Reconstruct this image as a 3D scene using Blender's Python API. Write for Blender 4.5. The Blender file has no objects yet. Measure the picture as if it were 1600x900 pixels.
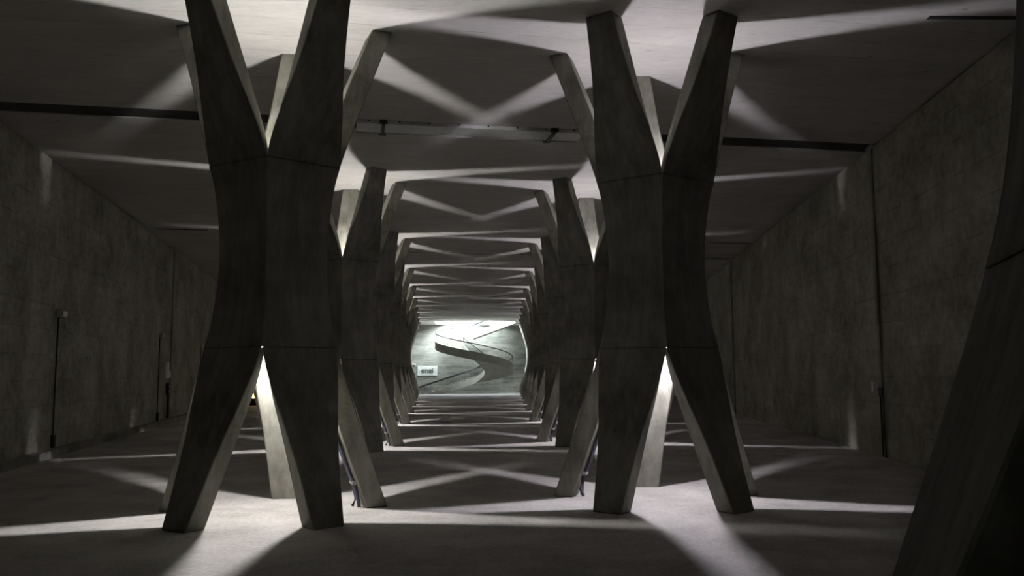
import bpy, bmesh, math, random
from mathutils import Vector, Matrix
random.seed(7)
S = bpy.context.scene
C = S.collection
PI = math.pi

# ------------------------------------------------------------------ camera
F, PIT, CH, ROLL = 1313.8, .1002, 1.4894, .0051
c, s = math.cos(PIT), math.sin(PIT)
cr, sr = math.cos(ROLL), math.sin(ROLL)
FW = Vector((0, c, s)); R0 = Vector((1, 0, 0)); U0 = Vector((0, -s, c))
RR = R0*cr - U0*sr; UU = R0*sr + U0*cr
cam = bpy.data.cameras.new('camera'); cam.sensor_width = 36; cam.lens = 36*F/1600; cam.clip_start = .05
co = bpy.data.objects.new('camera', cam); C.objects.link(co)
m = Matrix.Identity(4)
for i in range(3):
    m[i][0], m[i][1], m[i][2] = RR[i], UU[i], -FW[i]
m[2][3] = CH
co.matrix_world = m
S.camera = co

# ------------------------------------------------------------------ light
LAMP_W = 240.0            # each lamp inside a column
SKY = 74.0                 # daylight above the stair well
EXPOSURE = -0.12
LAMP_D = .86
S.view_settings.view_transform = 'Standard'; S.view_settings.look = 'None'
S.view_settings.gamma = 1; S.view_settings.exposure = EXPOSURE; S.view_settings.use_curve_mapping = False
S.cycles.use_denoising = True
S.cycles.max_bounces = 10; S.cycles.diffuse_bounces = 6
S.cycles.sample_clamp_indirect = 6
w = bpy.data.worlds.new('daylight'); S.world = w; w.use_nodes = True
bg = w.node_tree.nodes['Background']; bg.inputs[0].default_value = (.86, .95, 1, 1); bg.inputs[1].default_value = SKY
STAIR = Vector((-3.05, 67.3, 0))
pd = bpy.data.lights.new('skylight_portal', 'AREA'); pd.shape = 'DISK'; pd.size = 9.0; pd.cycles.is_portal = True
po = bpy.data.objects.new('skylight_portal', pd); po.location = (STAIR.x, STAIR.y, 7.4); C.objects.link(po)

# ------------------------------------------------------------------ materials
def mat(name):
    M = bpy.data.materials.new(name); M.use_nodes = True
    nt = M.node_tree; b = nt.nodes['Principled BSDF']
    return M, nt, b
def N(nt, t, **k):
    n = nt.nodes.new(t)
    for a, v in k.items():
        if a in n.inputs: n.inputs[a].default_value = v
        else: setattr(n, a, v)
    return n
def L(nt, a, b): nt.links.new(a, b)
def scaled(nt, src, sc, rot=(0, 0, 0)):
    mp = N(nt, 'ShaderNodeMapping'); mp.inputs['Scale'].default_value = sc; mp.inputs['Rotation'].default_value = rot
    L(nt, src, mp.inputs[0]); return mp.outputs[0]
def noise(nt, vec, scale, detail=5, rough=.6, dist=0):
    n = N(nt, 'ShaderNodeTexNoise'); n.inputs['Scale'].default_value = scale; n.inputs['Detail'].default_value = detail
    n.inputs['Roughness'].default_value = rough; n.inputs['Distortion'].default_value = dist
    L(nt, vec, n.inputs['Vector']); return n.outputs['Fac']
def ramp(nt, fac, a, b, lo=0., hi=1.):
    r = N(nt, 'ShaderNodeMapRange'); r.inputs['From Min'].default_value = a; r.inputs['From Max'].default_value = b
    r.inputs['To Min'].default_value = lo; r.inputs['To Max'].default_value = hi
    L(nt, fac, r.inputs['Value']); return r.outputs['Result']
def math_(nt, op, a, b=None):
    n = N(nt, 'ShaderNodeMath', operation=op)
    for i, v in enumerate((a, b)):
        if v is None: continue
        if isinstance(v, (int, float)): n.inputs[i].default_value = v
        else: L(nt, v, n.inputs[i])
    return n.outputs[0]
def mixc(nt, fac, a, b):
    n = N(nt, 'ShaderNodeMix', data_type='RGBA')
    if isinstance(fac, (int, float)): n.inputs['Factor'].default_value = fac
    else: L(nt, fac, n.inputs['Factor'])
    for i, v in ((6, a), (7, b)):
        if isinstance(v, tuple): n.inputs[i].default_value = (*v, 1)
        else: L(nt, v, n.inputs[i])
    return n.outputs[2]
def bump(nt, b, h, strength=.3, dist=.01):
    n = N(nt, 'ShaderNodeBump'); n.inputs['Strength'].default_value = strength; n.inputs['Distance'].default_value = dist
    L(nt, h, n.inputs['Height']); L(nt, n.outputs[0], b.inputs['Normal'])

def concrete(name, dark, light, stretch=(1, 1, 1), blotch=.6, fine=14, rough=.85, lines=None, pits=0., seams=(), stains=(), coord='Object', bstr=.35, rot=(0,0,0), con=.10):
    M, nt, b = mat(name)
    if coord == 'World': src = N(nt, 'ShaderNodeNewGeometry').outputs['Position']
    else: src = N(nt, 'ShaderNodeTexCoord').outputs['Object']
    v1 = scaled(nt, src, (1, 1, 1), rot); v2 = scaled(nt, src, stretch, rot)
    big = noise(nt, v1, blotch, 6, .62, .4); grain = noise(nt, v2, fine, 6, .7); streak = noise(nt, v2, 1.6, 5, .6)
    f = math_(nt, 'ADD', math_(nt, 'MULTIPLY', big, .42), math_(nt, 'ADD', math_(nt, 'MULTIPLY', grain, .33), math_(nt, 'MULTIPLY', streak, .25)))
    col = mixc(nt, ramp(nt, f, .5-con, .5+con), dark, light)
    h = math_(nt, 'ADD', math_(nt, 'MULTIPLY', grain, .7), math_(nt, 'MULTIPLY', streak, .4))
    sx = N(nt, 'ShaderNodeSeparateXYZ'); L(nt, v1, sx.inputs[0])
    if lines:
        ax, pitch, wd, amt = lines
        q = math_(nt, 'FRACT', math_(nt, 'MULTIPLY', sx.outputs[ax], 1/pitch))
        ln = math_(nt, 'LESS_THAN', q, wd/pitch)
        brk = ramp(nt, noise(nt, v1, 2.3, 3), .42, .6)
        lf = math_(nt, 'MULTIPLY', math_(nt, 'MULTIPLY', ln, brk), amt)
        col = mixc(nt, lf, col, tuple(x*.35 for x in dark))
        h = math_(nt, 'SUBTRACT', h, lf)
        # each board a touch lighter or darker than the next
        fl = math_(nt, 'FLOOR', math_(nt, 'MULTIPLY', sx.outputs[ax], 1/pitch))
        wn = N(nt, 'ShaderNodeTexWhiteNoise', noise_dimensions='1D'); L(nt, fl, wn.inputs['W'])
        col = mixc(nt, math_(nt, 'MULTIPLY', wn.outputs['Value'], .22*amt), col, tuple(x*.6 for x in dark))
    if pits:
        vz = N(nt, 'ShaderNodeTexVoronoi'); vz.inputs['Scale'].default_value = 1.5
        L(nt, scaled(nt, src, (1, 2.6, 1), rot), vz.inputs['Vector'])
        p = math_(nt, 'MULTIPLY', ramp(nt, vz.outputs['Distance'], .035, .085, 1, 0), ramp(nt, noise(nt, v1, 1.1, 2), .52, .58))
        col = mixc(nt, math_(nt, 'MULTIPLY', p, pits), col, tuple(x*.3 for x in dark))
    for ax, pos, wd, amt in seams:
        d = math_(nt, 'ABSOLUTE', math_(nt, 'SUBTRACT', sx.outputs[ax], pos))
        d = math_(nt, 'ADD', d, math_(nt, 'MULTIPLY', math_(nt, 'SUBTRACT', noise(nt, v1, 3, 3), .5), wd*1.6))
        col = mixc(nt, math_(nt, 'MULTIPLY', ramp(nt, d, wd*.3, wd, 1, 0), amt), col, tuple(x*.25 for x in dark))
    for ax, pos, wd, amt in stains:      # damp runs beside a joint
        d = math_(nt, 'ABSOLUTE', math_(nt, 'SUBTRACT', sx.outputs[ax], pos))
        d = math_(nt, 'ADD', d, math_(nt, 'MULTIPLY', math_(nt, 'SUBTRACT', noise(nt, scaled(nt, src, (1, 1, .25)), 3.5, 5), .5), wd*2.2))
        col = mixc(nt, math_(nt, 'MULTIPLY', ramp(nt, d, 0, wd, 1, 0), amt), col, (dark[0]*.4, dark[1]*.38, dark[2]*.2))
    L(nt, col, b.inputs['Base Color'])
    b.inputs['Roughness'].default_value = rough
    b.inputs['Specular IOR Level'].default_value = .25
    bump(nt, b, h, bstr, .012)
    return M
def plain(name, col, rough=.6, metal=0., var=.25, emit=0.):
    M, nt, b = mat(name)
    src = N(nt, 'ShaderNodeTexCoord').outputs['Object']
    n = noise(nt, src, 9, 5)
    cc = mixc(nt, ramp(nt, n, .3, .7), tuple(x*(1-var) for x in col), tuple(min(1, x*(1+var)) for x in col))
    L(nt, cc, b.inputs['Base Color']); b.inputs['Roughness'].default_value = rough; b.inputs['Metallic'].default_value = metal
    if emit:
        L(nt, cc, b.inputs['Emission Color']); b.inputs['Emission Strength'].default_value = emit
    bump(nt, b, n, .1, .003)
    return M

WSLOPE_L = -.2027; WSLOPE_R = .0967; JS = .186
angL = math.atan(1/WSLOPE_L) + PI          # direction of the left wall in plan (+Y half)
angR = math.atan(1/WSLOPE_R)
JT = math.atan(JS)
lenL = lambda y: (y+8)/math.sin(angL)
lenR = lambda y: (y+8)/math.sin(angR)
YL2, YR1, YR2, YR3 = 26.6, 14.65, 30.13, 44.6
YL1, YL3 = 12.1, 41.5

M_COL = concrete('column_concrete', (.105, .103, .082), (.29, .284, .25), (1, 1, .16), 1.1, 9, .8, seams=((2, 3.735, .016, .45), (2, 1.765, .014, .3)), bstr=.3)
M_FLOOR = concrete('floor_concrete', (.28, .265, .245), (.54, .52, .50), (1, 1, 1), .5, 22, .8, coord='World', bstr=.55)
M_CEIL = concrete('ceiling_concrete', (.29, .28, .255), (.52, .505, .48), (.6, 1.8, 1), .35, 11, .85, lines=(1, .5, .012, .55), pits=.75, coord='World', bstr=.2, rot=(0, 0, -JT), con=.2)
M_WL = concrete('left_wall_concrete', (.15, .146, .112), (.50, .485, .41), (.8, 1, .8), .7, 8, .88, lines=(2, .46, .02, .4), con=.13, stains=((0, lenL(YL2), .22, .9), (0, lenL(YL3), .22, .9)), bstr=.5)
M_WR = concrete('right_wall_concrete', (.15, .146, .112), (.50, .485, .41), (.8, 1, .8), .7, 8, .88, lines=(2, .46, .02, .4), con=.13, stains=((0, lenR(YR1), .18, .95), (0, lenR(YR2), .3, .95)), bstr=.5)
M_WE = concrete('end_wall_concrete', (.085, .087, .075), (.30, .305, .27), (.2, 1, 1.4), .35, 3, .88, lines=(2, .5, .03, .5), bstr=.5)
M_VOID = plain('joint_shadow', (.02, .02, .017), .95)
M_STAIR = concrete('stair_concrete', (.19, .185, .16), (.28, .275, .245), (1, 1, 1), .6, 10, .7, coord='World', bstr=.15)
M_RAIL = plain('rail_black', (.012, .012, .014), .45)
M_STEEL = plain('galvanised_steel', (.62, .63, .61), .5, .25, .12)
M_PIPE = plain('pipe_blue_grey', (.045, .05, .075), .45)
M_CLIP = plain('clip_zinc', (.5, .5, .5), .35, .7)
M_BLACK = plain('cable_black', (.015, .015, .013), .6)
M_BOX = plain('box_grey', (.42, .41, .37), .5)
M_WHITE = plain('plate_white', (.75, .75, .72), .45, var=.05)
M_KERB = concrete('kerb_concrete', (.17, .165, .15), (.33, .32, .30), (1, 1, 1), .8, 12, .85, coord='World')
M_WARM = plain('lit_glass_warm', (1.0, .62, .25), .5, var=.1, emit=5.0)
M_PLINTH = plain('dark_timber', (.03, .018, .012), .6)
M_BOTTLE = plain('brown_glass', (.10, .05, .015), .3)
M_SIGN = plain('panel_pale_grey', (.50, .52, .49), .5, var=.06)
M_LETTER = plain('letter_dark_grey', (.07, .08, .08), .5)
M_HOUSE = plain('lamp_housing_grey', (.25, .25, .26), .4, .4)

# ------------------------------------------------------------------ helpers
def link(name, bm, m, parent=None, smooth=False):
    me = bpy.data.meshes.new(name)
    bmesh.ops.recalc_face_normals(bm, faces=bm.faces)
    bm.to_mesh(me); bm.free()
    for k in (m if isinstance(m, (list, tuple)) else [m]): me.materials.append(k)
    if smooth:
        for p in me.polygons: p.use_smooth = True
    o = bpy.data.objects.new(name, me); C.objects.link(o)
    if parent: o.parent = parent
    return o
def box(bm, x0, x1, y0, y1, z0, z1):
    v = [bm.verts.new((x, y, z)) for x in (x0, x1) for y in (y0, y1) for z in (z0, z1)]
    for f in ((0, 1, 3, 2), (4, 6, 7, 5), (0, 4, 5, 1), (2, 3, 7, 6), (0, 2, 6, 4), (1, 5, 7, 3)):
        bm.faces.new([v[i] for i in f])
    return v
def prism(bm, pts, z0, z1):
    z0 = z0 if callable(z0) else (lambda x, y, q=z0: q)
    z1 = z1 if callable(z1) else (lambda x, y, q=z1: q)
    a = [bm.verts.new((x, y, z0(x, y))) for x, y in pts]; b = [bm.verts.new((x, y, z1(x, y))) for x, y in pts]
    bm.faces.new(a); bm.faces.new(b[::-1])
    for i in range(len(pts)):
        j = (i+1) % len(pts); bm.faces.new((a[i], a[j], b[j], b[i]))
def tube(bm, pts, r, n=8, closed_ends=True):
    pts = [Vector(p) for p in pts]; rings = []
    up = Vector((0, 0, 1))
    for i, p in enumerate(pts):
        t = (pts[min(i+1, len(pts)-1)] - pts[max(i-1, 0)]).normalized()
        ref = up if abs(t.z) < .95 else Vector((1, 0, 0))
        a = t.cross(ref).normalized(); b = t.cross(a)
        rings.append([bm.verts.new(p + (a*math.cos(2*PI*k/n) + b*math.sin(2*PI*k/n))*r) for k in range(n)])
    for q, u in zip(rings, rings[1:]):
        for k in range(n): bm.faces.new((q[k], q[(k+1) % n], u[(k+1) % n], u[k]))
    if closed_ends: bm.faces.new(rings[0]); bm.faces.new(rings[-1][::-1])
def loft(bm, sections, cap=True):
    rs = [[bm.verts.new(p) for p in sec] for sec in sections]
    n = len(rs[0])
    for a, b in zip(rs, rs[1:]):
        for k in range(n): bm.faces.new((a[k], a[(k+1) % n], b[(k+1) % n], b[k]))
    if cap: bm.faces.new(rs[0]); bm.faces.new(rs[-1][::-1])
def empty(name, loc, rz=0):
    o = bpy.data.objects.new(name, None); C.objects.link(o); o.location = loc; o.rotation_euler = (0, 0, rz)
    o.empty_display_size = .3
    return o
def tag(o, label, cat, group=None):
    o['label'] = label; o['category'] = cat
    if group: o['group'] = group
    return o
def struct(o): o['kind'] = 'structure'; return o
def bev(o, wd=.012, seg=2, ang=35):
    b = o.modifiers.new('edge', 'BEVEL'); b.width = wd; b.segments = seg; b.limit_method = 'ANGLE'; b.angle_limit = math.radians(ang)
    return o

# ------------------------------------------------------------------ the hall
H = 5.5
def wxL(y): return -7.95 + WSLOPE_L*(y-12.66)
def wxR(y): return 6.22 + WSLOPE_R*(y-12.66)
def jline(b): return lambda x: b + JS*x
FLOOR_END, LOW = 60.6, -1.25
def floor_z(x, y):                      # the hall floor stops short of the stair, which comes up from a lower level
    yy = y - JS*x
    return 0 if yy < FLOOR_END else LOW
END_B = 71.9                             # end wall line y = END_B + JS x
def cross_left(b):                       # where a cross line meets each wall
    x = (-7.95 - WSLOPE_L*12.66 + WSLOPE_L*b)/(1 - WSLOPE_L*JS); return (x, b+JS*x)
def cross_right(b):
    x = (6.22 - WSLOPE_R*12.66 + WSLOPE_R*b)/(1 - WSLOPE_R*JS); return (x, b+JS*x)

bm = bmesh.new()
bs = [-8, 0, 8, 16, 24, 32, 40, 48, 56, 60.6, 60.601, 64, 68, 72.4]
rows = []
for b in bs:
    l, r = cross_left(b), cross_right(b)
    rows.append([bm.verts.new((l[0]-.6+(r[0]-l[0]+1.2)*k/6, 0, 0)) for k in range(7)])
    for v in rows[-1]:
        v.co.y = b + JS*v.co.x; v.co.z = 0 if b <= 60.6 else LOW
for a, q in zip(rows, rows[1:]):
    for k in range(6): bm.faces.new((a[k], a[k+1], q[k+1], q[k]))
ext = bmesh.ops.extrude_face_region(bm, geom=bm.faces[:])
for v in ext['geom']:
    if isinstance(v, bmesh.types.BMVert): v.co.z -= .3
struct(link('floor', bm, M_FLOOR))

# ceiling: slabs between open cross joints, a dark backing above, a round well over the stair
WELL_R = 3.35
bm = bmesh.new()
def slab(b0, b1):
    l0, r0, l1, r1 = cross_left(b0), cross_right(b0), cross_left(b1), cross_right(b1)
    prism(bm, [(l0[0]-.5, l0[1]-.5*JS), (r0[0]+.5, r0[1]+.5*JS), (r1[0]+.5, r1[1]+.5*JS), (l1[0]-.5, l1[1]-.5*JS)], H, H+.4)
slab(-9, 13.45); slab(13.97, 28.38); slab(28.54, 43.66); slab(43.84, 59.55)
# last slab with the well cut through it
l0, r0, l1, r1 = cross_left(59.75), cross_right(59.75), cross_left(72.6), cross_right(72.6)
rect = [(l0[0]-.5, l0[1]-.5*JS), (r0[0]+.5, r0[1]+.5*JS), (r1[0]+.5, r1[1]+.5*JS), (l1[0]-.5, l1[1]-.5*JS)]
outer = []
for i in range(4):
    p, q = Vector(rect[i]), Vector(rect[(i+1) % 4])
    for k in range(16): outer.append(p + (q-p)*k/16)
cc = Vector((STAIR.x, STAIR.y))
start = min(range(64), key=lambda i: abs(math.atan2((outer[i]-cc).y, (outer[i]-cc).x)+PI+.0))
inner = []
for p in outer:
    d = (p-cc).normalized(); q = ((abs(d.x)/3.25)**4 + (abs(d.y)/3.0)**4)**-.25; inner.append(cc + Vector((.08, .95)) + d*q)
for z in (H, H+.4):
    vo = [bm.verts.new((*p, z)) for p in outer]; vi = [bm.verts.new((*p, z)) for p in inner]
    for i in range(64):
        j = (i+1) % 64; bm.faces.new((vo[i], vo[j], vi[j], vi[i]))
ring = [[bm.verts.new((*p, z)) for p in inner] for z in (H, 7.5)]
ring2 = [[bm.verts.new((*(cc+(p-cc)*1.12), z)) for p in inner] for z in (H+.4, 7.5)]
for rg in (ring, ring2):
    for i in range(64):
        j = (i+1) % 64; bm.faces.new((rg[0][i], rg[0][j], rg[1][j], rg[1][i]))
for i in range(64):
    j = (i+1) % 64; bm.faces.new((ring[1][i], ring[1][j], ring2[1][j], ring2[1][i]))
struct(link('ceiling', bm, M_CEIL))
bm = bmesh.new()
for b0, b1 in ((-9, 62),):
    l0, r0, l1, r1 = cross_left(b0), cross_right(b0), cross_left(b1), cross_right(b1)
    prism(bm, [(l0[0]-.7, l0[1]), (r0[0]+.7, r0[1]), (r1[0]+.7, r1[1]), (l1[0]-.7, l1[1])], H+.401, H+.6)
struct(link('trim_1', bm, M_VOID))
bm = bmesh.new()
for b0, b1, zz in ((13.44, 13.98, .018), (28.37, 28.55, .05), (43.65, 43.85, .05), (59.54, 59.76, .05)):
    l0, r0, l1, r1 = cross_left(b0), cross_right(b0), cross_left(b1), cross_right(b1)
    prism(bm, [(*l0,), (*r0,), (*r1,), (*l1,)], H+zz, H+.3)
struct(link('trim_5', bm, M_VOID))  # near-black strips fill the joints, standing in for the shade inside them

def wall(name, p, ang, length, joints, side, m, h=5.5, zb=-1.5, jw=.05, rec=.07):
    """local x along the wall, room on the `side` of it; panels between vertical joints, recessed line at the top"""
    bm = bmesh.new()
    xs = [0] + sorted(joints) + [length]
    s_ = side
    def bx(x0, x1, d0, d1, z0, z1):
        y0, y1 = sorted((-s_*d0, -s_*d1)); box(bm, x0, x1, y0, y1, z0, z1)
    for i in range(len(xs)-1):
        a = xs[i] + (jw/2 if i else 0); b = xs[i+1] - (jw/2 if i < len(xs)-2 else 0)
        bx(a, b, 0, .3, zb, h-.07)
    bx(0, length, rec, .35, zb, h+.3)
    o = link(name, bm, m); o.location = (p[0], p[1], 0); o.rotation_euler = (0, 0, ang)
    return struct(o)
wall('wall_left', (wxL(-8), -8), angL, lenL(74.5), [lenL(YL1), lenL(YL2), lenL(YL3), lenL(56)], -1, M_WL)
wall('wall_right', (wxR(-8), -8), angR, lenR(75.5), [lenR(YR1), lenR(YR2), lenR(YR3), lenR(61)], 1, M_WR)
le, re_ = cross_left(END_B), cross_right(END_B)
wall('wall_back', (le[0]-.8, le[1]-.8*JS), JT, (re_[0]-le[0]+1.6)/math.cos(JT), [], -1, M_WE, h=5.57)
bm = bmesh.new(); box(bm, -6.5, 7, -8.3, -7.8, -.3, 5.9); struct(link('wall_rear', bm, M_WE))

# low kerb along the left wall
bm = bmesh.new(); n = 30
prev = None; secs = []
for i in range(n+1):
    y = -7.5 + i*(66.2/n); x = wxL(y)
    z = 0
    secs.append([(x-.02, y, z-.05), (x+.2, y, z-.05), (x+.2, y, z+.13), (x-.02, y, z+.13)])
loft(bm, secs); struct(link('baseboard_left', bm, M_KERB))

# short sealed slots in the ceiling beside the walls
def ceil_slot(name, x0, y0, x1, y1, wd):
    d = Vector((x1-x0, y1-y0)).normalized(); nn = Vector((-d.y, d.x))*wd/2
    bm = bmesh.new()
    prism(bm, [(x0+nn.x, y0+nn.y), (x1+nn.x, y1+nn.y), (x1-nn.x, y1-nn.y), (x0-nn.x, y0-nn.y)], H-.012, H+.01)
    struct(link(name, bm, M_VOID))
ceil_slot('trim_2', -9.84, 22.95, -8.5, 23.22, .07)
ceil_slot('trim_3', 6.1, 25.95, 7.5, 26.22, .07)
ceil_slot('trim_4', 4.77, 9.24, 5.86, 9.26, .07)

# ------------------------------------------------------------------ columns
A0, A1, WB, TH, CR = .485, 1.2477, .3376, .2374, .985
T36 = math.tan(PI/5)
def curve(tab, x):                       # smooth curve through a table (Catmull-Rom)
    xs = [q[0] for q in tab]; ys = [q[1] for q in tab]; n = len(xs)
    i = max(0, min(n-2, max(k for k in range(n) if xs[k] <= max(x, xs[0]))))
    def sl(k):
        if k == 0: return 0 if xs[0] == 0 else (ys[1]-ys[0])/(xs[1]-xs[0])
        if k == n-1: return (ys[-1]-ys[-2])/(xs[-1]-xs[-2])
        return (ys[k+1]-ys[k-1])/(xs[k+1]-xs[k-1])
    h = xs[i+1]-xs[i]; t = (x-xs[i])/h
    return ((2*t**3-3*t*t+1)*ys[i] + (t**3-2*t*t+t)*h*sl(i) + (-2*t**3+3*t*t)*ys[i+1] + (t**3-t*t)*h*sl(i+1))
AP = ((0, .485), (.39, .504), (.77, .548), (1.0, .60), (1.3, .698), (1.75, .865), (2.2, 1.037), (2.75, A1))
HWT = ((CR, curve(AP, CR)*T36), (1.2, .414), (1.5, .363), (1.92, .276), (2.35, .213), (2.75, WB/2))
def ap(dz): return curve(AP, abs(dz))
def leg_bm(ang, up):
    bm = bmesh.new(); secs = []
    rd = Vector((math.sin(ang), -math.cos(ang), 0)); tn = Vector((math.cos(ang), math.sin(ang), 0))
    ns = 26
    for i in range(ns+1):
        dz = CR + (2.75-CR)*i/ns; a = ap(dz); hw = curve(HWT, dz)
        th = TH*(.72 + .28*min(1, (dz-CR)/.9)); ri = a - th; be = PI/5*(1-i/ns)**1.6                 # the sides turn from the mitre to parallel
        hi = min(hw - th*math.tan(be), ri*T36)
        z = H/2 + (dz if up else -dz)
        pts = [rd*a - tn*hw, rd*a + tn*hw, rd*ri + tn*hi, rd*ri - tn*hi]
        secs.append([Vector((p.x, p.y, z)) for p in pts])
    loft(bm, secs); return bm
def make_column():
    e = empty('concrete_column', (0, 0, 0))
    bm = bmesh.new(); secs = []
    stations = [(-.78, .9), (-CR, .9)] + [(-CR+2*CR*i/28, 1) for i in range(29)] + [(CR, .9), (.78, .9)]   # a recess for the lamp at each end
    for dz, k_ in stations:
        rv = ap(dz if k_ == 1 else CR)*k_/math.cos(PI/5)
        secs.append([(rv*math.sin(2*PI*k/5), -rv*math.cos(2*PI*k/5), H/2+dz) for k in range(5)])
    loft(bm, secs); link('trunk', bm, M_COL, e)
    for k in (-36, 36, 108, 180, 252):
        bev(link('leg', leg_bm(math.radians(k), False), M_COL, e), .01, 1, 40)
    for k in (-36, 36, 108, 180, 252):
        bev(link('arm', leg_bm(math.radians(k), True), M_COL, e), .01, 1, 40)
    for sg in (-1, 1):
        bm = bmesh.new(); z = H/2 + sg*.78
        loft(bm, [[(.06*math.cos(q*PI/6), .06*math.sin(q*PI/6), z+sg*h) for q in range(12)] for h in (-.005, .015)])
        link('lamp_housing', bm, M_HOUSE, e)
    return e
def lamp(e, tint, power):
    for sg in (-1, 1):
        ld = bpy.data.lights.new('column_lamp', 'POINT'); ld.energy = power; ld.shadow_soft_size = .035; ld.color = tint
        # wide-angle luminaire: weaker straight along its axis than sideways
        ld.use_nodes = True; nt = ld.node_tree; em = nt.nodes['Emission']
        ld.energy = power*(.82 if sg > 0 else 1)
        tc = N(nt, 'ShaderNodeTexCoord'); sp = N(nt, 'ShaderNodeSeparateXYZ'); L(nt, tc.outputs['Normal'], sp.inputs[0])
        g = math_(nt, 'ABSOLUTE', sp.outputs['Z'])
        L(nt, math_(nt, 'DIVIDE', 1.0, math_(nt, 'ADD', math_(nt, 'MULTIPLY', g, g), .21)), em.inputs['Strength'])
        o = bpy.data.objects.new('column_lamp', ld); C.objects.link(o); o.parent = e
        o.location = (0, 0, H/2 + sg*LAMP_D)
proto = make_column()
parts = list(proto.children)
def copy_column():
    r = proto.copy(); C.objects.link(r)
    for ch in parts:
        q = ch.copy(); C.objects.link(q); q.parent = r
    return r
ORD = ['nearest', 'second', 'third', 'fourth', 'fifth', 'sixth', 'seventh', 'eighth', 'ninth', 'farthest']
first = True
COLS = {}
for side, P0, D, rot in (('left', (-2.6118, 9.2528), (-.8257, 8.0609), .1033), ('right', (1.7228, 10.1089), (-.003, 8.2199), -.004)):
    for n in range(-1, 10):
        if side == 'left' and n < 0: continue
        q = n - .0242*n*n
        x, y = P0[0]+D[0]*q, P0[1]+D[1]*q
        e = proto if first else copy_column(); first = False
        zf = 0
        e.location = (x, y, zf); e.rotation_euler = (0, 0, rot); low = floor_z(x, y-1.2) < 0 or floor_z(x, y+.6) < 0
        if low:
            bm = bmesh.new(); prism(bm, [(1.5*math.sin(2*PI*k/10), -1.5*math.cos(2*PI*k/10)) for k in range(10)], LOW, 0); link('pedestal', bm, M_COL, e)
        if n < 0: lb = 'unlit dark concrete column cropped by the right edge, closest to the camera'
        elif side == 'left': lb = f'five-legged concrete column, {ORD[n]} in the row left of the central aisle'
        else: lb = f'five-legged concrete column, {ORD[n]} lit one in the row right of the aisle'
        tag(e, lb, 'column', 'five-legged concrete columns in two rows'); e['kind'] = 'thing'
        if n >= 0:
            tint = (1, .97, .965) if side == 'left' else (.95, .90, 1)
            lamp(e, tint, (LAMP_W if n < 6 else LAMP_W*.6)*(1.25 if side == 'left' else .95))
        COLS[(side, n)] = e

# ------------------------------------------------------------------ cable pipes on the inward legs
def leg_point(e, ang, z, r_off, t_off):
    a = math.radians(ang) + e.rotation_euler.z
    r = ap(abs(z-H/2)) + r_off
    return Vector((e.location.x + r*math.sin(a) + t_off*math.cos(a), e.location.y - r*math.cos(a) + t_off*math.sin(a), z + e.location.z))
for side in ('left', 'right'):
    for n in range(0, 4):
        e = COLS[(side, n)]
        ang = 108 if side == 'left' else -108
        sgn = 1 if side == 'left' else -1
        t = empty('cable_pipe', leg_point(e, ang, 0, -TH-.03, 0)); base = t.location.copy()
        for k, off in enumerate((-.035, .035)):
            bm = bmesh.new()
            pts = [leg_point(e, ang, z, -TH-.03, off - sgn*.07) - base for z in (.22, .6, 1.0, 1.35, 1.7)]
            pts = [leg_point(e, ang, .015, -TH-.07-.05*k, off*1.6 - sgn*.07) - base, leg_point(e, ang, .1, -TH-.05, off*1.3 - sgn*.07) - base] + pts
            tube(bm, pts, .02, 8); link('pipe', bm, M_PIPE, t, True)
        for z in (.28, .85, 1.4):
            bm = bmesh.new()
            p = leg_point(e, ang, z, -TH-.03, -sgn*.07) - base
            a = math.radians(ang)+e.rotation_euler.z; tn = Vector((math.cos(a), math.sin(a), 0))
            tube(bm, [p-tn*.075, p-tn*.04+Vector((0, 0, .0)), p+tn*.04, p+tn*.075], .026, 8)
            link('clip', bm, M_CLIP, t)
        tag(t, f'dark cable pipes clipped to the aisle-side leg of the {ORD[n]} {side} column', 'pipe', 'cable pipes on the column legs')

# ------------------------------------------------------------------ steel channel in the first ceiling joint
t = empty('drip_channel', (-.66, 13.71 - .66*JS + .02, H), JT)
LN = 3.75
bm = bmesh.new()
box(bm, -LN/2, LN/2, -.24, .24, -.05, -.04); box(bm, -LN/2, LN/2, -.24, -.23, -.04, .012); box(bm, -LN/2, LN/2, .23, .24, -.04, .012)
link('channel', bm, M_STEEL, t)
bm = bmesh.new(); tube(bm, [(-LN/2, .285, -.045), (LN/2, .285, -.045)], .022, 8); link('drain_tube', bm, M_STEEL, t, True)
for x in (-1.45, 1.35):
    bm = bmesh.new(); box(bm, x-.025, x+.025, -.29, .31, -.085, -.051); box(bm, x-.06, x+.06, .28, .34, -.075, -.002); box(bm, x-.06, x+.06, -.32, -.26, -.06, -.002)
    link('bracket', bm, M_BLACK, t)
for k in range(8):
    bm = bmesh.new(); x = -LN/2+.2+k*.48; loft(bm, [[(x+.014*math.cos(q*PI/3), -.265+.014*math.sin(q*PI/3), z) for q in range(6)] for z in (-.02, -.001)])
    link('bolt', bm, M_BLACK, t)
tag(t, 'grey steel channel with black brackets in the ceiling joint above the central aisle', 'channel')

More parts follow.
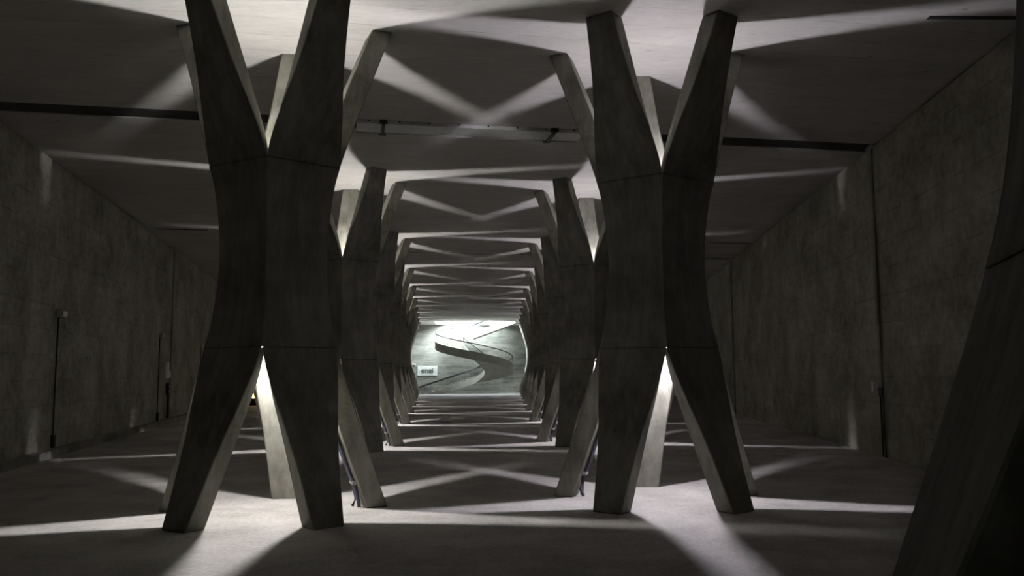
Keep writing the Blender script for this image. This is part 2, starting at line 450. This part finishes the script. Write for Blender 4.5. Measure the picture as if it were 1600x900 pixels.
# ------------------------------------------------------------------ things on the walls
def on_wall(side, y, z, off):
    if side == 'L':
        d = Vector((math.cos(angL), math.sin(angL))); nrm = Vector((d.y, -d.x)); x = wxL(y)
    else:
        d = Vector((math.cos(angR), math.sin(angR))); nrm = Vector((-d.y, d.x)); x = wxR(y)
    return Vector((x+nrm.x*off, y+nrm.y*off, z))
def wall_light(y, z, zb, label):
    t = empty('wall_light', on_wall('L', y, z, 0), angL)
    bm = bmesh.new(); box(bm, -.17, .17, -.10, 0, -.075, .075); bev(link('lamp_body', bm, M_BOX, t), .02)
    bm = bmesh.new(); box(bm, -.13, .13, -.118, -.10, -.05, .05); bev(link('cover', bm, M_WHITE, t), .012)
    bm = bmesh.new(); tube(bm, [(-.08, -.02, -.075), (-.08, -.02, zb+.22-z), (-.10, -.025, zb-z)], .014, 8); link('conduit', bm, M_BLACK, t, True)
    bm = bmesh.new(); box(bm, -.15, -.05, -.07, 0, zb-z, zb-z+.24); bev(link('junction_box', bm, M_BLACK, t), .01)
    tag(t, label, 'wall light', 'unlit bulkhead lights on the left wall')
wall_light(15.95, 2.64, .14, 'unlit grey bulkhead light with long conduit on the left wall, nearest the camera')
wall_light(24.9, 2.62, .14, 'small unlit bulkhead light with conduit on the left wall before the vertical joint')
wall_light(32.2, 2.56, .14, 'small unlit bulkhead light with conduit on the left wall beyond the vertical joint')
# sockets at the joint of the left wall
t = empty('socket_box', on_wall('L', 26.05, 1.36, 0), angL)
bm = bmesh.new(); box(bm, -.30, -.06, -.09, 0, .0, .50); bev(link('panel', bm, M_WHITE, t), .015)
bm = bmesh.new(); box(bm, .0, .2, -.09, 0, .02, .24); bev(link('switch_box', bm, M_WHITE, t), .015)
bm = bmesh.new(); box(bm, -.05, .26, -.10, 0, -.50, -.14); bev(link('outlet', bm, M_BLACK, t), .02)
for z in (-.22, -.40):
    bm = bmesh.new(); box(bm, -.03, .06, -.115, -.10, z-.03, z+.03); link('outlet_cover', bm, M_WHITE, t)
bm = bmesh.new(); tube(bm, [(.22, -.03, -.5), (.22, -.03, -1.22)], .03, 8); link('conduit', bm, M_BLACK, t, True)
tag(t, 'white switch boxes above a black outlet at the vertical joint of the left wall', 'socket')
# socket at the joint of the right wall
t = empty('wall_switch', on_wall('R', 14.95, 1.12, 0), angR)
bm = bmesh.new(); box(bm, -.06, .04, 0, .09, 0, .17); bev(link('plate', bm, M_WHITE, t), .006)
bm = bmesh.new(); box(bm, -.28, -.1, 0, .02, -.08, .08); bev(link('junction_box', bm, M_BLACK, t), .01)
bm = bmesh.new(); tube(bm, [(-.2, .02, -.08), (-.2, .02, -1.1)], .014, 8); link('conduit', bm, M_BLACK, t, True)
tag(t, 'tiny white switch plate beside the vertical joint of the right wall', 'switch')
# small light low on the floor of the aisle
bm = bmesh.new(); loft(bm, [[(r*math.cos(q*PI/8), r*math.sin(q*PI/8), z) for q in range(16)] for r, z in ((.2, 0), (.2, .04), (.17, .06), (.15, .12), (.05, .15))])
o = link('floor_spotlight', bm, M_WHITE); o.location = (-2.1, 26.6, 0)
tag(o, 'small round metal fitting lying alone on the floor of the central aisle', 'floor fitting')

# ------------------------------------------------------------------ warm lit display case by the left wall
t = empty('display_case', (-12.0, 40.4, 0), .1)
bm = bmesh.new(); box(bm, -.6, .6, -.2, .2, 0, .33); bev(link('plinth', bm, M_PLINTH, t), .015)
bm = bmesh.new(); box(bm, -.58, .58, .14, .18, .33, 1.15); link('lit_panel', bm, M_WARM, t)
bm = bmesh.new()
for x in (-.58, .55): box(bm, x, x+.03, -.18, -.15, .33, 1.15); box(bm, x, x+.03, .15, .18, .33, 1.15)
box(bm, -.58, .58, -.18, .18, 1.15, 1.2); link('frame', bm, M_PLINTH, t)
bm = bmesh.new(); box(bm, -.55, .55, -.14, .13, .75, .775); link('shelf', bm, M_PLINTH, t)
tag(t, 'small warm lit display case on a dark plinth by the far left wall', 'display case')
for k in range(5):
    bm = bmesh.new(); loft(bm, [[(r*math.cos(q*PI/6), r*math.sin(q*PI/6), z) for q in range(12)] for r, z in ((.035, 0), (.04, .02), (.04, .2), (.015, .27), (.015, .34), (.02, .345))])
    o = link('bottle', bm, M_BOTTLE); o.location = Vector((-12.0, 40.4, .33)) + Matrix.Rotation(.1, 3, 'Z') @ Vector((-.44+.22*k, -.02, 0))
    tag(o, 'brown bottle standing in front of the warm lit panel of the display case', 'bottle', 'bottles in the lit display case')

# ------------------------------------------------------------------ spiral stair
st = empty('spiral_staircase', (STAIR.x, STAIR.y, 0))
RI, RO = .85, 3.1
def hz(ph):                                   # underside height along the turn (degrees; 0 = right, 90 = towards the camera)
    ks = ((-90, .65), (0, 1.5), (180, 3.5), (270, 4.3))
    for (a, za), (b, zb) in zip(ks, ks[1:]):
        if ph <= b: return za + (zb-za)*(ph-a)/(b-a)
def path(ph, r):                              # straight run in along the back, helix, straight run out at the top
    if ph < -90:
        d = (-90-ph)/90*5.8
        return Vector((-d, r, 0)), .65 - .325*d
    if ph > 270:
        d = (ph-270)/90*3.9
        return Vector((d, r, 0)), 4.3 + .36*d
    a = math.radians(ph)
    return Vector((r*math.cos(a), -r*math.sin(a), 0)), hz(ph)
PHS = [-180+6*k for k in range(0, 89)]       # -180 .. 366
def band(name, f, m, smooth=False):
    bm = bmesh.new(); secs = []
    for ph in PHS:
        secs.append([st.location*0 + Vector((p.x, p.y, z)) for p, z in f(ph)])
    loft(bm, secs); return link(name, bm, m, st, smooth)
def pz(ph, r, dz):
    p, z = path(ph, r); return (p, z+dz)
band('slab', lambda ph: [pz(ph, RI, 0), pz(ph, RO, 0), pz(ph, RO, .2), pz(ph, RI, .2)], M_STAIR)
band('outer_parapet', lambda ph: [pz(ph, RO-.1, -.02), pz(ph, RO+.02, -.02), pz(ph, RO+.02, .62), pz(ph, RO-.1, .62)], M_STAIR)
band('inner_parapet', lambda ph: [pz(ph, RI-.02, -.02), pz(ph, RI+.08, -.02), pz(ph, RI+.08, .42), pz(ph, RI-.02, .42)], M_STAIR)
ns = 60
bm = bmesh.new()
for i in range(ns):
    p0 = -180 + 528*i/ns; p1 = p0 + 528/ns
    (a, z0), (b, _), (c_, _), (d, _) = path(p0, RI+.08), path(p0, RO-.1), path(p1, RO-.1), path(p1, RI+.08)
    zt = path(p1, RO)[1] + .2
    lo = [bm.verts.new((q.x, q.y, z0+.15)) for q in (a, b, c_, d)]; hi = [bm.verts.new((q.x, q.y, zt+.1)) for q in (a, b, c_, d)]
    bm.faces.new(lo); bm.faces.new(hi[::-1])
    for k in range(4): bm.faces.new((lo[k], lo[(k+1) % 4], hi[(k+1) % 4], hi[k]))
tr = link('treads', bm, M_STAIR, st)
for nm, r, h in (('outer_handrail', RO-.04, 1.22), ('inner_handrail', RI+.03, 1.12)):
    bm = bmesh.new(); pts = [Vector((p.x, p.y, z)) for p, z in (pz(ph, r, h) for ph in PHS[1:])]
    p, z = pz(PHS[1], r, h); pts = [Vector((p.x+.05, p.y, z-.28)), Vector((p.x-.12, p.y, z-.24)), Vector((p.x-.14, p.y, z-.06))] + pts
    tube(bm, pts, .05, 6); link(nm, bm, M_RAIL, st, True)
bm = bmesh.new()
for k in range(3*48):
    ph = -174 + 520*k/(3*48)
    p, z = pz(ph, RI+.03, .4); tube(bm, [(p.x, p.y, z), (p.x, p.y, z+.72)], .007, 4)
b1 = link('balusters', bm, M_RAIL, st); b1['kind'] = 'stuff'
bm = bmesh.new()
for k in range(3*20):
    ph = -174 + 520*k/(3*20)
    p, z = pz(ph, RO-.04, .6); tube(bm, [(p.x, p.y, z), (p.x, p.y, z+.62)], .006, 4)
b2 = link('rail_posts', bm, M_RAIL, st); b2['kind'] = 'stuff'
tag(st, 'pale concrete spiral staircase with black handrails rising into the daylit well at the far end', 'staircase')

# ------------------------------------------------------------------ panel with lettering on the end wall
def end_pt(x, z, off=.0): return Vector((x, END_B + JS*x - off, z))
sg = empty('wall_sign', end_pt(-7.1, .0, 0), JT)
bm = bmesh.new(); box(bm, -.83, .83, -.06, 0, 1.27, 2.08); bev(link('panel', bm, M_SIGN, sg), .01)
fc = bpy.data.curves.new('lettering', 'FONT'); fc.body = 'enei'; fc.size = .62; fc.align_x = 'CENTER'; fc.align_y = 'CENTER'; fc.extrude = .012; fc.offset = .012
fo = bpy.data.objects.new('lettering', fc); C.objects.link(fo)
bpy.context.view_layer.update()
me = bpy.data.meshes.new_from_object(fo.evaluated_get(bpy.context.evaluated_depsgraph_get()))
bpy.data.objects.remove(fo)
lo = bpy.data.objects.new('lettering', me); C.objects.link(lo); lo.parent = sg; me.materials.clear(); me.materials.append(M_LETTER)
lo.location = (-.02, -.072, 1.68); lo.rotation_euler = (PI/2, 0, 0)
tag(sg, 'pale grey sign panel with lowercase lettering on the end wall left of the stair', 'sign')
# bulkhead light on the end wall
t = empty('wall_light', end_pt(-8.25, 2.2, 0), JT)
bm = bmesh.new(); box(bm, -.2, .2, -.1, 0, -.06, .06); bev(link('lamp_body', bm, M_BOX, t), .015)
bm = bmesh.new(); box(bm, -.16, .16, -.115, -.1, -.03, .04); link('cover', bm, M_WHITE, t)
bm = bmesh.new(); tube(bm, [(-.17, -.02, .06), (-.17, -.02, 2.6)], .02, 6); link('conduit', bm, M_BLACK, t)
tag(t, 'small pale bulkhead light on the end wall above the sign panel', 'wall light')
